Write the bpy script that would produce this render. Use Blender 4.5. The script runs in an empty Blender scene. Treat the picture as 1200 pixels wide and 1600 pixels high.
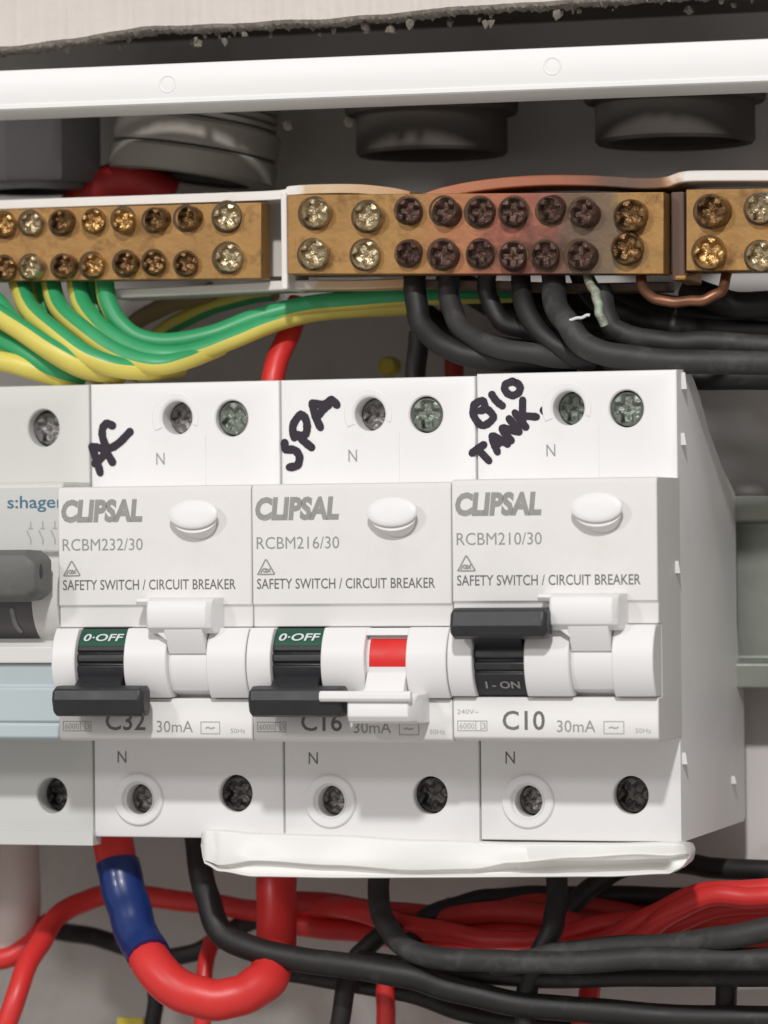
import bpy, bmesh, math, random
from mathutils import Vector, Matrix, Euler, noise
random.seed(7)
S = bpy.context.scene
C = S.collection
MM = 0.001
R_ = math.radians

# ---------------------------------------------------------------- camera
CAM = Vector((265.083, -678.221, 10.452))
ROT = Euler((1.57774, 0.00987, 0.30039), 'XYZ')
FPX = 6327.28
cd = bpy.data.cameras.new('camera')
cam = bpy.data.objects.new('camera', cd); C.objects.link(cam)
cam.location = CAM * MM; cam.rotation_euler = ROT
cd.sensor_fit = 'HORIZONTAL'; cd.sensor_width = 36; cd.lens = 36 * FPX / 1200
cd.clip_start = 0.02; cd.clip_end = 20
cd.dof.use_dof = True; cd.dof.focus_distance = 0.702; cd.dof.aperture_fstop = 28
S.camera = cam
# ---------------------------------------------------------------- light
w = bpy.data.worlds.new("World"); S.world = w; w.use_nodes = True
bg = w.node_tree.nodes['Background']
bg.inputs[0].default_value = (1.0, 0.95, 0.91, 1); bg.inputs[1].default_value = 0.44

def lamp(name, direction, dist, size, power, col):
    ld = bpy.data.lights.new(name, 'AREA'); ld.shape = 'DISK'; ld.size = size
    ld.energy = power; ld.color = col
    o = bpy.data.objects.new(name, ld); C.objects.link(o)
    d = Vector(direction).normalized()
    tgt = Vector((0.055, 0, 0.01))
    o.location = tgt + d * dist
    o.rotation_euler = d.to_track_quat('Z', 'Y').to_euler()
    return o
lamp('ceiling_lamp', (0.24, -1, 0.72), 1.6, 0.085, 15.6, (1.0, 0.99, 0.985))
lamp('left_fill_lamp', (-0.46, -1, 0.46), 1.5, 0.16, 3.9, (1.0, 0.975, 0.97))  # weaker fill from upper left, no phone; angled to lighten shade under the fronts
S.view_settings.view_transform = 'Standard'; S.view_settings.look = 'None'
S.view_settings.exposure = 0.0; S.view_settings.gamma = 1

# ---------------------------------------------------------------- helpers
RM = ROT.to_matrix()
def at(px, py, Y):
    """point of the photograph (1200x1600) carried to the plane at depth Y (mm)"""
    d = RM @ Vector(((px - 600) / FPX, (800 - py) / FPX, -1))
    return CAM + d * ((Y - CAM.y) / d.y)

def link(name, me, parent=None, loc=None):
    o = bpy.data.objects.new(name, me); C.objects.link(o)
    if parent: o.parent = parent
    if loc is not None: o.location = Vector(loc) * MM
    return o
def tag(o, label=None, cat=None, group=None, kind=None):
    if label: o['label'] = label
    if cat: o['category'] = cat
    if group: o['group'] = group
    if kind: o['kind'] = kind
    return o
def empty(name, loc, label, cat, group=None):
    o = bpy.data.objects.new(name, None); C.objects.link(o)
    o.location = Vector(loc) * MM; o.empty_display_size = .005
    return tag(o, label, cat, group)
def fin(bm, name, mats, smooth=True, angle=35, recalc=True):
    if recalc: bmesh.ops.recalc_face_normals(bm, faces=bm.faces)
    bmesh.ops.scale(bm, vec=(MM, MM, MM), verts=bm.verts)
    me = bpy.data.meshes.new(name); bm.to_mesh(me); bm.free()
    for m in (mats if isinstance(mats, (list, tuple)) else [mats]): me.materials.append(m)
    if smooth:
        me.shade_smooth()
        me.set_sharp_from_angle(angle=R_(angle))
    return me
def bevel(o, width=.25, seg=2, ang=35):
    m = o.modifiers.new('bevel', 'BEVEL'); m.width = width * MM; m.segments = seg
    m.limit_method = 'ANGLE'; m.angle_limit = R_(ang); m.harden_normals = False
    m.use_clamp_overlap = True
    return o
def box(bm, x0, x1, y0, y1, z0, z1, mi=0):
    v = [bm.verts.new(p) for p in ((x0,y0,z0),(x1,y0,z0),(x1,y1,z0),(x0,y1,z0),(x0,y0,z1),(x1,y0,z1),(x1,y1,z1),(x0,y1,z1))]
    for f in ((0,1,5,4),(1,2,6,5),(2,3,7,6),(3,0,4,7),(4,5,6,7),(3,2,1,0)):
        bm.faces.new([v[i] for i in f]).material_index = mi
def prism(bm, prof, x0, x1, mi=0, cap=True):
    """prof: list of (y,z), extruded along x"""
    a = [bm.verts.new((x0, y, z)) for y, z in prof]; b = [bm.verts.new((x1, y, z)) for y, z in prof]
    n = len(prof)
    for i in range(n):
        bm.faces.new((a[i], a[(i+1) % n], b[(i+1) % n], b[i])).material_index = mi
    if cap:
        bm.faces.new(a).material_index = mi; bm.faces.new(b[::-1]).material_index = mi
def loft(bm, loops, mi=0, cap0=False, cap1=False):
    L = [[bm.verts.new(p) for p in l] for l in loops]; n = len(L[0])
    for a, b in zip(L, L[1:]):
        for i in range(n):
            bm.faces.new((a[i], a[(i+1) % n], b[(i+1) % n], b[i])).material_index = mi
    if cap0: bm.faces.new(L[0]).material_index = mi
    if cap1: bm.faces.new(L[-1]).material_index = mi
    return L
def ell(cx, y, cz, rx, rz, n=32, a0=0, tilt=0):
    return [(cx + rx*math.cos(a0+2*math.pi*i/n), y + tilt*math.sin(a0+2*math.pi*i/n), cz + rz*math.sin(a0+2*math.pi*i/n)) for i in range(n)]
def rect(x0, x1, z0, z1, y):
    return [(x0,y,z0),(x1,y,z0),(x1,y,z1),(x0,y,z1)]
def holed(bm, rect_v, y, holes, mi=0):
    """fill a frame of existing verts with ellipse holes; holes=(cx,cz,rx,rz,depth)"""
    edges = []
    n = len(rect_v)
    for i in range(n):
        e = bm.edges.get((rect_v[i], rect_v[(i+1) % n])) or bm.edges.new((rect_v[i], rect_v[(i+1) % n])); edges.append(e)
    for cx, cz, rx, rz, dep in holes:
        lp = [bm.verts.new(p) for p in ell(cx, y, cz, rx, rz, 40)]
        l2 = [bm.verts.new(p) for p in ell(cx, y+.25, cz, rx-.22, rz-.22, 40)]
        l3 = [bm.verts.new(p) for p in ell(cx, y+dep+3.5, cz, rx-.25, rz-.25, 40)]
        for i in range(40):
            j = (i+1) % 40
            edges.append(bm.edges.new((lp[i], lp[j])))
        for a, b in ((lp, l2), (l2, l3)):
            for i in range(40):
                j = (i+1) % 40
                bm.faces.new((a[i], a[j], b[j], b[i])).material_index = mi
        bm.faces.new(l3).material_index = mi
    r = bmesh.ops.triangle_fill(bm, use_beauty=True, use_dissolve=False, edges=edges, normal=(0, -1, 0))
    for g in r['geom']:
        if isinstance(g, bmesh.types.BMFace): g.material_index = mi

# ---------------------------------------------------------------- materials
def nd(nt, t, **k):
    n = nt.nodes.new(t)
    for a, b in k.items(): setattr(n, a, b)
    return n
def mat(name, col, rough=.45, metal=0.0, var=.06, vs=120, bump=.15, bs=900, bd=.05, spec=.5, col2=None, c2s=200, c2t=.55, coat=0, wear=None):
    m = bpy.data.materials.new(name); m.use_nodes = True; nt = m.node_tree; L = nt.links.new
    p = nt.nodes['Principled BSDF']; p.inputs['Metallic'].default_value = metal
    p.inputs['Specular IOR Level'].default_value = spec; p.inputs['Coat Weight'].default_value = coat
    tc = nd(nt, 'ShaderNodeTexCoord')
    n1 = nd(nt, 'ShaderNodeTexNoise'); n1.inputs['Scale'].default_value = vs; n1.inputs['Detail'].default_value = 6
    L(tc.outputs['Object'], n1.inputs['Vector'])
    mx = nd(nt, 'ShaderNodeMix', data_type='RGBA')
    lo = [max(c*(1-var*1.6), 0) for c in col]; hi = [min(c*(1+var), 1) for c in col]
    mx.inputs[6].default_value = (*lo, 1); mx.inputs[7].default_value = (*hi, 1)
    L(n1.outputs[0], mx.inputs[0]); out = mx.outputs[2]
    if col2:
        n3 = nd(nt, 'ShaderNodeTexNoise'); n3.inputs['Scale'].default_value = c2s; n3.inputs['Detail'].default_value = 8
        n3.inputs['Roughness'].default_value = .65
        L(tc.outputs['Object'], n3.inputs['Vector'])
        r = nd(nt, 'ShaderNodeValToRGB'); r.color_ramp.elements[0].position = c2t; r.color_ramp.elements[1].position = min(c2t+.14, 1)
        L(n3.outputs[0], r.inputs[0])
        m2 = nd(nt, 'ShaderNodeMix', data_type='RGBA'); m2.inputs[7].default_value = (*col2, 1)
        L(r.outputs[0], m2.inputs[0]); L(out, m2.inputs[6]); out = m2.outputs[2]
    m['out'] = 0
    L(out, p.inputs['Base Color'])
    rr = nd(nt, 'ShaderNodeMapRange'); rr.inputs[3].default_value = max(rough-.1, .05); rr.inputs[4].default_value = min(rough+.12, 1)
    L(n1.outputs[0], rr.inputs[0]); L(rr.outputs[0], p.inputs['Roughness'])
    if bump:
        n2 = nd(nt, 'ShaderNodeTexNoise'); n2.inputs['Scale'].default_value = bs; n2.inputs['Detail'].default_value = 4
        L(tc.outputs['Object'], n2.inputs['Vector'])
        b = nd(nt, 'ShaderNodeBump'); b.inputs['Strength'].default_value = bump; b.inputs['Distance'].default_value = bd*MM
        L(n2.outputs[0], b.inputs['Height']); L(b.outputs[0], p.inputs['Normal'])
    return m
def stain(m, axis, stops, field='OBJECT', amount=None, wob=.009):
    """heat marks that belong to the object: colour by position along an axis (m)"""
    nt = m.node_tree; L = nt.links.new; p = nt.nodes['Principled BSDF']
    src = p.inputs['Base Color'].links[0].from_socket
    tc = nd(nt, 'ShaderNodeTexCoord'); sp = nd(nt, 'ShaderNodeSeparateXYZ'); L(tc.outputs['Object'], sp.inputs[0])
    no = nd(nt, 'ShaderNodeTexNoise'); no.inputs['Scale'].default_value = 160; no.inputs['Detail'].default_value = 5
    L(tc.outputs['Object'], no.inputs['Vector'])
    ad = nd(nt, 'ShaderNodeMath', operation='MULTIPLY_ADD'); ad.inputs[1].default_value = wob*2; L(no.outputs[0], ad.inputs[0]); 
    su = nd(nt, 'ShaderNodeMath', operation='SUBTRACT'); su.inputs[1].default_value = wob; L(sp.outputs[axis], su.inputs[0]); L(su.outputs[0], ad.inputs[2])
    lo = stops[0][0]*MM; hi = stops[-1][0]*MM
    mr = nd(nt, 'ShaderNodeMapRange'); mr.inputs[1].default_value = lo; mr.inputs[2].default_value = hi
    L(ad.outputs[0], mr.inputs[0])
    rp = nd(nt, 'ShaderNodeValToRGB'); els = rp.color_ramp.elements
    while len(els) < len(stops): els.new(.5)
    for e, (q, c) in zip(els, stops):
        e.position = (q*MM-lo)/(hi-lo); e.color = c
    L(mr.outputs[0], rp.inputs[0])
    m2 = nd(nt, 'ShaderNodeMix', data_type='RGBA')
    L(rp.outputs['Alpha'], m2.inputs[0]); L(src, m2.inputs[6]); L(rp.outputs['Color'], m2.inputs[7]); L(m2.outputs[2], p.inputs['Base Color'])
    return m

M = {}
M['white'] = mat('white_plastic', (.78,.77,.765), .42, var=.02, vs=60, col2=(.735,.72,.70), c2s=45, c2t=.56, bump=.12, bs=1600, bd=.03)
M['label'] = mat('label_white', (.74,.725,.71), .5, var=.02, vs=60, col2=(.70,.68,.655), c2s=55, c2t=.56, bump=.1, bs=1600, bd=.03)
M['hager'] = mat('grey_white_plastic', (.60,.60,.575), .5, var=.02, vs=80, bump=.12, bs=1600, bd=.03)
M['hager_blue'] = mat('pale_blue_plastic', (.46,.53,.55), .5, var=.02, vs=80, bump=.12, bs=1600, bd=.03)
M['hager_white'] = mat('soft_white_plastic', (.70,.685,.66), .45, var=.02, bump=.1, bs=1600)
M['black'] = mat('black_plastic', (.022,.022,.025), .42, var=.2, vs=300, bump=.35, bs=1400, bd=.05, col2=(.06,.06,.065), c2s=500, c2t=.62)
M['charcoal'] = mat('charcoal_plastic', (.125,.125,.12), .55, var=.15, vs=200, bump=.4, bs=900, bd=.08, col2=(.18,.18,.17), c2s=220, c2t=.58)
M['dgrey'] = mat('drum_grey', (.12,.115,.115), .5, var=.15, vs=200, bump=.3, bs=900)
M['green'] = mat('green_print', (.008,.075,.048), .45, var=.1, bump=0)
M['red'] = mat('red_flag', (.66,.012,.008), .4, var=.05, vs=300, bump=.15)
M['ink'] = mat('marker_ink', (.018,.009,.022), .5, var=.3, vs=600, bump=0, col2=(.05,.03,.06), c2s=500, c2t=.6)
M['print'] = mat('grey_print', (.30,.295,.285), .5, var=.12, vs=700, bump=0, col2=(.36,.355,.35), c2s=900, c2t=.6)
M['print_dark'] = mat('dark_grey_print', (.15,.145,.14), .5, var=.1, vs=700, bump=0, col2=(.24,.235,.23), c2s=900, c2t=.62)
M['print_light'] = mat('light_grey_print', (.40,.395,.38), .5, var=.1, vs=700, bump=0)
M['teal'] = mat('teal_print', (.07,.17,.25), .5, var=.1, bump=0)
M['white_print'] = mat('white_print', (.62,.66,.63), .5, var=.05, bump=0)
M['grey_ink'] = mat('worn_white_print', (.28,.28,.28), .5, var=.2, vs=900, bump=0)
M['steel'] = mat('dull_steel', (.33,.31,.30), .42, metal=.6, var=.3, vs=700, bump=.6, bs=1500, bd=.2, col2=(.045,.04,.04), c2s=420, c2t=.55)
M['steel_green'] = mat('greenish_steel', (.27,.30,.26), .42, metal=.6, var=.3, vs=700, bump=.6, bs=1500, bd=.2, col2=(.04,.05,.04), c2s=420, c2t=.55)
M['steel_dark'] = mat('black_oxide_steel', (.12,.11,.105), .4, metal=.5, var=.3, vs=700, bump=.6, bs=1500, bd=.2, col2=(.012,.011,.011), c2s=500, c2t=.48)
M['rail'] = mat('zinc_plated_steel', (.33,.35,.31), .42, metal=.7, var=.12, vs=90, bump=.25, bs=500, bd=.1)
brassc = (.385,.215,.072)
def brass(name, stops=None):
    m = mat(name, brassc, .47, metal=.5, var=.25, vs=150, bump=.6, bs=600, bd=.15, col2=(.20,.10,.035), c2s=210, c2t=.53)
    return stain(m, 0, stops) if stops else m
def soot(m, cx, wx, cz, col=(.028,.02,.016), gain=1.0):
    """uneven soot baked onto the metal round (cx, cz) mm"""
    nt = m.node_tree; L = nt.links.new; p = nt.nodes['Principled BSDF']; src = p.inputs['Base Color'].links[0].from_socket
    tc = nd(nt, 'ShaderNodeTexCoord'); mp = nd(nt, 'ShaderNodeMapping'); L(tc.outputs['Object'], mp.inputs[0])
    mp.inputs['Location'].default_value = (-cx*MM, 0, -cz*MM)
    m2_ = nd(nt, 'ShaderNodeVectorMath', operation='MULTIPLY'); m2_.inputs[1].default_value = (1/(wx*MM), 0, 1/(9*MM)); L(mp.outputs[0], m2_.inputs[0])
    ln = nd(nt, 'ShaderNodeVectorMath', operation='LENGTH'); L(m2_.outputs[0], ln.inputs[0])
    no = nd(nt, 'ShaderNodeTexNoise'); no.inputs['Scale'].default_value = 230; no.inputs['Detail'].default_value = 9; no.inputs['Roughness'].default_value = .7
    L(tc.outputs['Object'], no.inputs['Vector'])
    a = nd(nt, 'ShaderNodeMath', operation='MULTIPLY_ADD'); a.inputs[1].default_value = 2.4; L(no.outputs[0], a.inputs[0])
    b = nd(nt, 'ShaderNodeMath', operation='SUBTRACT'); b.inputs[0].default_value = gain - 1.2; L(ln.outputs['Value'], b.inputs[1]); L(b.outputs[0], a.inputs[2])
    rp = nd(nt, 'ShaderNodeMapRange'); rp.inputs[1].default_value = -.15; rp.inputs[2].default_value = .75; rp.inputs[4].default_value = .88; L(a.outputs[0], rp.inputs[0])
    mx = nd(nt, 'ShaderNodeMix', data_type='RGBA'); mx.inputs[7].default_value = (*col, 1)
    L(rp.outputs[0], mx.inputs[0]); L(src, mx.inputs[6]); L(mx.outputs[2], p.inputs['Base Color'])
    return m
M['brass'] = brass('aged_brass')
burn = [(-30,(.5,.3,.15,0)), (22,(.38,.15,.07,0)), (31,(.40,.16,.08,.75)), (40,(.36,.11,.08,.88)), (48,(.25,.09,.07,.9)), (54,(.12,.08,.065,.9)), (60,(.15,.11,.075,.85)), (64,(.3,.2,.1,0))]
M['brass_burnt'] = soot(brass('heat_tinted_brass', burn), 44, 14, 2, gain=.62)
M['screw_brass'] = mat('brass_screw', (.50,.31,.12), .34, metal=.8, var=.25, vs=600, bump=.7, bs=1300, bd=.2, col2=(.13,.07,.025), c2s=420, c2t=.53)
M['grime_shade'] = mat('screw_grime_shade', (.085,.05,.022), .75, var=.4, vs=500, bump=.5, bs=900, col2=(.20,.12,.05), c2s=420, c2t=.55)  # grime colour that also paints in the dark gap round each screw
M['screw_brown'] = mat('tarnished_screw', (.30,.17,.07), .38, metal=.7, var=.35, vs=600, bump=.8, bs=1300, bd=.25, col2=(.06,.032,.014), c2s=420, c2t=.47)
M['screw_nickel'] = mat('plated_screw', (.52,.43,.28), .33, metal=.85, var=.25, vs=600, bump=.7, bs=1300, bd=.2, col2=(.12,.08,.035), c2s=420, c2t=.55)
M['screw_burnt'] = mat('scorched_screw', (.125,.068,.05), .5, metal=.5, var=.35, vs=600, bump=.8, bs=1300, bd=.25, col2=(.035,.022,.018), c2s=420, c2t=.5)
M['carrier'] = stain(mat('carrier_plastic', (.70,.66,.60), .5, var=.05, vs=120, bump=.2), 0,
      [(-40,(1,1,1,0)), (37,(.6,.45,.25,0)), (41,(.45,.28,.13,.75)), (60,(.16,.085,.05,.95)), (88,(.12,.07,.045,.97)), (110,(.10,.05,.03,.97)), (116,(.40,.22,.10,.9)), (122,(.8,.7,.6,0))])
M['lip'] = stain(mat('carrier_lip_plastic', (.80,.77,.73), .45, var=.04, vs=120, bump=.2), 0,
      [(-40,(1,1,1,0)), (37,(.7,.5,.25,0)), (40,(.60,.42,.22,.85)), (56,(.52,.30,.15,.95)), (64,(.44,.17,.085,1)), (84,(.36,.12,.06,1)), (96,(.13,.075,.05,1)), (103,(.20,.10,.05,1)), (107,(.5,.26,.12,.9)), (109.5,(.8,.7,.6,0))])
M['wire_black'] = mat('black_wire_sheath', (.014,.013,.013), .55, var=.3, vs=150, bump=.4, bs=500, bd=.15, col2=(.04,.038,.036), c2s=160, c2t=.56)
M['wire_grey'] = mat('dusty_black_sheath', (.032,.031,.03), .6, var=.3, vs=150, bump=.5, bs=500, bd=.15, col2=(.06,.058,.056), c2s=170, c2t=.5)
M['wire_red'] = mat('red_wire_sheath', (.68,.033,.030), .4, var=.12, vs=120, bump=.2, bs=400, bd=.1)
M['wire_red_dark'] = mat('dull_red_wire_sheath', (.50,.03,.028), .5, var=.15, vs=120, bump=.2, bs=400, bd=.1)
M['wire_green'] = mat('earth_green_sheath', (.035,.34,.13), .42, var=.15, vs=120, bump=.15, bs=400)
M['wire_yellow'] = mat('earth_yellow_sheath', (.70,.60,.12), .42, var=.12, vs=120, bump=.15, bs=400)
M['wire_khaki'] = mat('khaki_sheath', (.30,.23,.12), .5, var=.15, vs=120, bump=.15, bs=400)
M['blue'] = mat('blue_tape', (.006,.028,.15), .32, var=.25, vs=200, bump=.35, bs=220, bd=.2, coat=.15)
M['copper'] = mat('tarnished_copper', (.26,.12,.07), .38, metal=.7, var=.3, vs=300, bump=.4, bs=900)
M['verdigris'] = mat('corroded_copper', (.36,.42,.33), .6, metal=.2, var=.3, vs=900, bump=.8, bs=1500, bd=.3, col2=(.3,.15,.07), c2s=700, c2t=.5)
M['glandA'] = mat('dark_grey_pvc', (.16,.155,.16), .5, var=.15, vs=90, bump=.3, bs=500)
M['glandB'] = mat('grey_pvc', (.34,.315,.28), .8, var=.12, vs=90, bump=.3, bs=500)
M['gland'] = mat('dusty_grey_pvc', (.085,.074,.064), .88, var=.15, vs=90, bump=.3, bs=500)
M['void'] = mat('bore_shade', (.03,.028,.025), .8, var=.3, vs=90, bump=.2, bs=500)  # dark colour painted for the shade inside the conduit openings
M['frame'] = mat('cover_white_plastic', (.80,.795,.785), .4, var=.015, vs=60, bump=.15, bs=900, bd=.05)
M['board'] = mat('painted_plasterboard', (.62,.57,.525), .75, var=.07, vs=90, bump=.5, bs=380, bd=.3, col2=(.52,.47,.42), c2s=60, c2t=.58)
M['plaster'] = mat('broken_plaster', (.21,.185,.155), .9, var=.4, vs=400, bump=1, bs=500, bd=.8, col2=(.12,.10,.085), c2s=330, c2t=.52)
M['back'] = mat('back_panel_paint', (.68,.645,.62), .55, var=.08, vs=30, bump=.25, bs=300, col2=(.56,.52,.49), c2s=28, c2t=.5)
M['inner'] = mat('enclosure_grey', (.14,.12,.10), .7, var=.15, vs=50, bump=.3, bs=300)
M['strip'] = mat('glossy_white_tape', (.82,.81,.785), .36, var=.03, vs=80, bump=.35, bs=120, bd=.25)
M['tube_pale'] = mat('pale_conduit', (.60,.50,.47), .5, var=.06, vs=60, bump=.2, bs=300)
M['tag_yellow'] = mat('yellow_tag', (.60,.50,.05), .5, var=.1, bump=.1)

# ---------------------------------------------------------------- setting
def struct_box(name, x0,x1,y0,y1,z0,z1, m):
    bm = bmesh.new(); box(bm, x0,x1,y0,y1,z0,z1)
    return tag(link(name, fin(bm, name, m, smooth=False)), kind='structure')
struct_box('back_panel', -140, 240, 62, 66, -150, 170, M['back'])
struct_box('enclosure_top', -140, 240, 4, 62, 108, 112, M['inner'])
struct_box('enclosure_side_wall', -84, -80, 0, 62, -130, 107, M['inner'])
struct_box('enclosure_side_wall', 172, 176, 0, 62, -130, 107, M['inner'])
struct_box('enclosure_bottom', -80, 172, 0, 62, -130, -126, M['inner'])

# plasterboard wall with its broken lower edge
def wall_board():
    bm = bmesh.new()
    pts = [(-60,90),(0,80),(60,75),(130,66),(220,50),(300,46),(400,43),(510,36),(600,31),(700,19),(800,14),(900,6),(1000,0),(1260,-14)]
    N = 420; rows = []
    prof = [(-3.2, 30, 0), (-3.2, .9, .1), (-3.1, .25, .5), (-2.4, .1, 1), (-1.2, .3, 1.3), (1, .5, 1.0), (3.2, .5, 1.0), (5.2, .7, 1.0), (6.8, 1.0, .6), (6.8, 30, 0)]
    for k in range(N+1):
        x = -60 + 1320*k/N
        for a, b in zip(pts, pts[1:]):
            if a[0] <= x <= b[0]:
                y = a[1] + (b[1]-a[1])*(x-a[0])/(b[0]-a[0]); break
        p = at(x, y, -3)
        row = []
        for j, (yy, dz, am) in enumerate(prof):
            n = noise.fractal(Vector((p.x*.9, j*1.7, 3.1)), .7, 2.2, 5) + .5*noise.noise(Vector((p.x*2.6, j*2.3, 9)))
            n2 = noise.noise(Vector((p.x*.12, 0, 5)))
            row.append(bm.verts.new((p.x, yy + am*.9*noise.noise(Vector((p.x*1.3, j, 20))), p.z + dz + am*(.75*n + .5*noise.noise(Vector((p.x*4.1, j*3.3, 2)))) + .35*n2*(am > 0) - (max(0, n)**2)*am*2.2)))
        rows.append(row)
    for a, b in zip(rows, rows[1:]):
        for j in range(len(prof)-1):
            bm.faces.new((a[j], a[j+1], b[j+1], b[j])).material_index = 0 if j == 0 or j == 8 else 1
    return tag(link('wall', fin(bm, 'wall', [M['board'], M['plaster']], angle=60)), kind='structure')
wall_board()
bm = bmesh.new()
for k in range(36):
    x = random.uniform(-20, 1220); yb = 78 - x*.067
    p = at(x, yb + random.uniform(0, 16)*random.random(), random.uniform(-2.5, 5))
    r = random.uniform(.2, 1.0)
    g = bmesh.ops.create_icosphere(bm, subdivisions=1, radius=r)
    for v in g['verts']:
        v.co = Vector((v.co.x*random.uniform(.7,1.3), v.co.y, v.co.z*random.uniform(.7,1.7))) * random.uniform(.8, 1.2) + p
tag(link('plaster_crumbs', fin(bm, 'plaster_crumbs', M['plaster'])), 'crumbling plaster fragments along the cut edge of the wall', 'plaster', kind='stuff')

# white cover frame crossing the top
def frame():
    root_p = at(600, 150, -10)
    f = empty('cover_frame', root_p, 'white plastic cover frame strip running across the top above the brass bars', 'frame')
    bm = bmesh.new()
    a, b, c, d = at(-60,112.5,-10), at(1260,57.5,-10), at(1260,127,-10), at(-60,176,-10)
    loops = []
    for (ins, dy) in ((.0, 15), (.0, .5), (.15, .15), (.5, 0)):
        loops.append([(a.x,-10+dy,a.z-ins),(b.x,-10+dy,b.z-ins),(c.x,-10+dy,c.z+ins),(d.x,-10+dy,d.z+ins)])
    loft(bm, loops, cap0=True, cap1=True)
    # fine raised rim along the lower edge
    loft(bm, [[(d.x,-10.25,d.z+1.0),(c.x,-10.25,c.z+1.0),(c.x,-10.25,c.z+.35),(d.x,-10.25,d.z+.35)],[(d.x,-9.9,d.z+1.3),(c.x,-9.9,c.z+1.3),(c.x,-9.9,c.z+.1),(d.x,-9.9,d.z+.1)]], cap0=True)
    for v in bm.verts: v.co -= root_p
    link('frame_strip', fin(bm, 'frame_strip', M['frame']), f)
    for px, py in ((262,131),(863,103)):
        p = at(px, py, -10) - root_p
        bm = bmesh.new()
        loft(bm, [ell(p.x,p.y-.01,p.z,1.62,1.62,36), ell(p.x,p.y-.10,p.z,1.5,1.5,36), ell(p.x,p.y-.10,p.z,1.38,1.38,36), ell(p.x,p.y-.02,p.z,1.25,1.25,36)])
        link('moulding_mark', fin(bm, 'moulding_mark', M['frame']), f)
frame()

# ---------------------------------------------------------------- DIN rail
def rail():
    z0 = 0.4
    r = empty('mounting_rail', (60, 54, z0-17.5), 'zinc plated steel mounting rail emerging to the right of the breakers', 'rail')
    prof = [(46.6,17.3),(45.6,17.5),(45.6,13.2),(46.2,12.6),(52.6,12.6),(53.0,12.2),(53.0,-12.2),(52.6,-12.6),(46.2,-12.6),(45.6,-13.2),(45.6,-17.5),(46.6,-17.5),
            (46.6,-13.6),(53.6,-13.6),(54,-13.2),(54,13.2),(53.6,13.6),(46.6,13.6)]
    bm = bmesh.new(); prism(bm, [(y-54, z+17.5) for y, z in prof], -140, 120)
    bevel(link('rail_profile', fin(bm, 'rail_profile', M['rail'], smooth=False), r), .3)
    bm = bmesh.new(); box(bm, -10, 10, 0, 8, 6, 29); link('standoff', fin(bm, 'standoff', M['rail'], smooth=False), r)
rail()

# ---------------------------------------------------------------- text and strokes
_tc = {}
def text_mesh(s, w_, h_, m, bold=0, shear=0):
    key = (s, round(w_,2), round(h_,2), m.name, bold, shear)
    if key in _tc: return _tc[key]
    cu = bpy.data.curves.new('txt', 'FONT'); cu.body = s; cu.size = 1; cu.offset = bold; cu.shear = shear; cu.resolution_u = 3
    o = bpy.data.objects.new('txt', cu); C.objects.link(o)
    dg = bpy.context.evaluated_depsgraph_get(); me = bpy.data.meshes.new_from_object(o.evaluated_get(dg))
    bpy.data.objects.remove(o); bpy.data.curves.remove(cu)
    xs = [v.co.x for v in me.vertices]; ys = [v.co.y for v in me.vertices]
    x0, x1, y0, y1 = min(xs), max(xs), min(ys), max(ys)
    for v in me.vertices:
        v.co = Vector(((v.co.x-x0)/(x1-x0)*w_*MM, 0, (v.co.y-y0)/(y1-y0)*h_*MM))
    me.materials.clear(); me.materials.append(m); me.name = 'lettering'
    _tc[key] = me
    return me
def text(parent, s, x0, x1, z0, z1, y, m, bold=0, shear=0, rot=0, name='lettering'):
    o = link(name, text_mesh(s, x1-x0, z1-z0, m, bold, shear), parent, (x0, y, z0))
    if rot: o.rotation_euler.x = rot
    return o
def strokes(bm, lines, r, y, seg=14):
    """flat pen strokes on the plane y; lines are lists of (x,z)"""
    k = 0
    for ln in lines:
        pts = [Vector((p[0], 0, p[1])) for p in ln]
        if len(pts) > 2: pts = catmull(pts, 5)
        for i, p in enumerate(pts):
            k += 1; yy = y - .0006*(k % 60); rr = r*(1+.10*math.sin(i*1.3+k*.2))
            bm.faces.new([bm.verts.new((p.x+rr*math.cos(2*math.pi*t/seg), yy, p.z+rr*math.sin(2*math.pi*t/seg))) for t in range(seg)])
            if i+1 < len(pts):
                q = pts[i+1]; d = (q-p)
                if d.length < 1e-5: continue
                n = Vector((-d.z, 0, d.x)).normalized()*r; k += 1; yy = y - .0006*(k % 60)
                bm.faces.new([bm.verts.new((v.x, yy, v.z)) for v in (p+n, q+n, q-n, p-n)])
def catmull(P, n):
    out = []
    for i in range(len(P)-1):
        p0 = P[max(i-1,0)]; p1 = P[i]; p2 = P[i+1]; p3 = P[min(i+2, len(P)-1)]
        for k in range(n):
            t = k/n
            out.append(.5*((2*p1) + (-p0+p2)*t + (2*p0-5*p1+4*p2-p3)*t*t + (-p0+3*p1-3*p2+p3)*t**3))
    out.append(P[-1].copy()); return out

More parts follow.
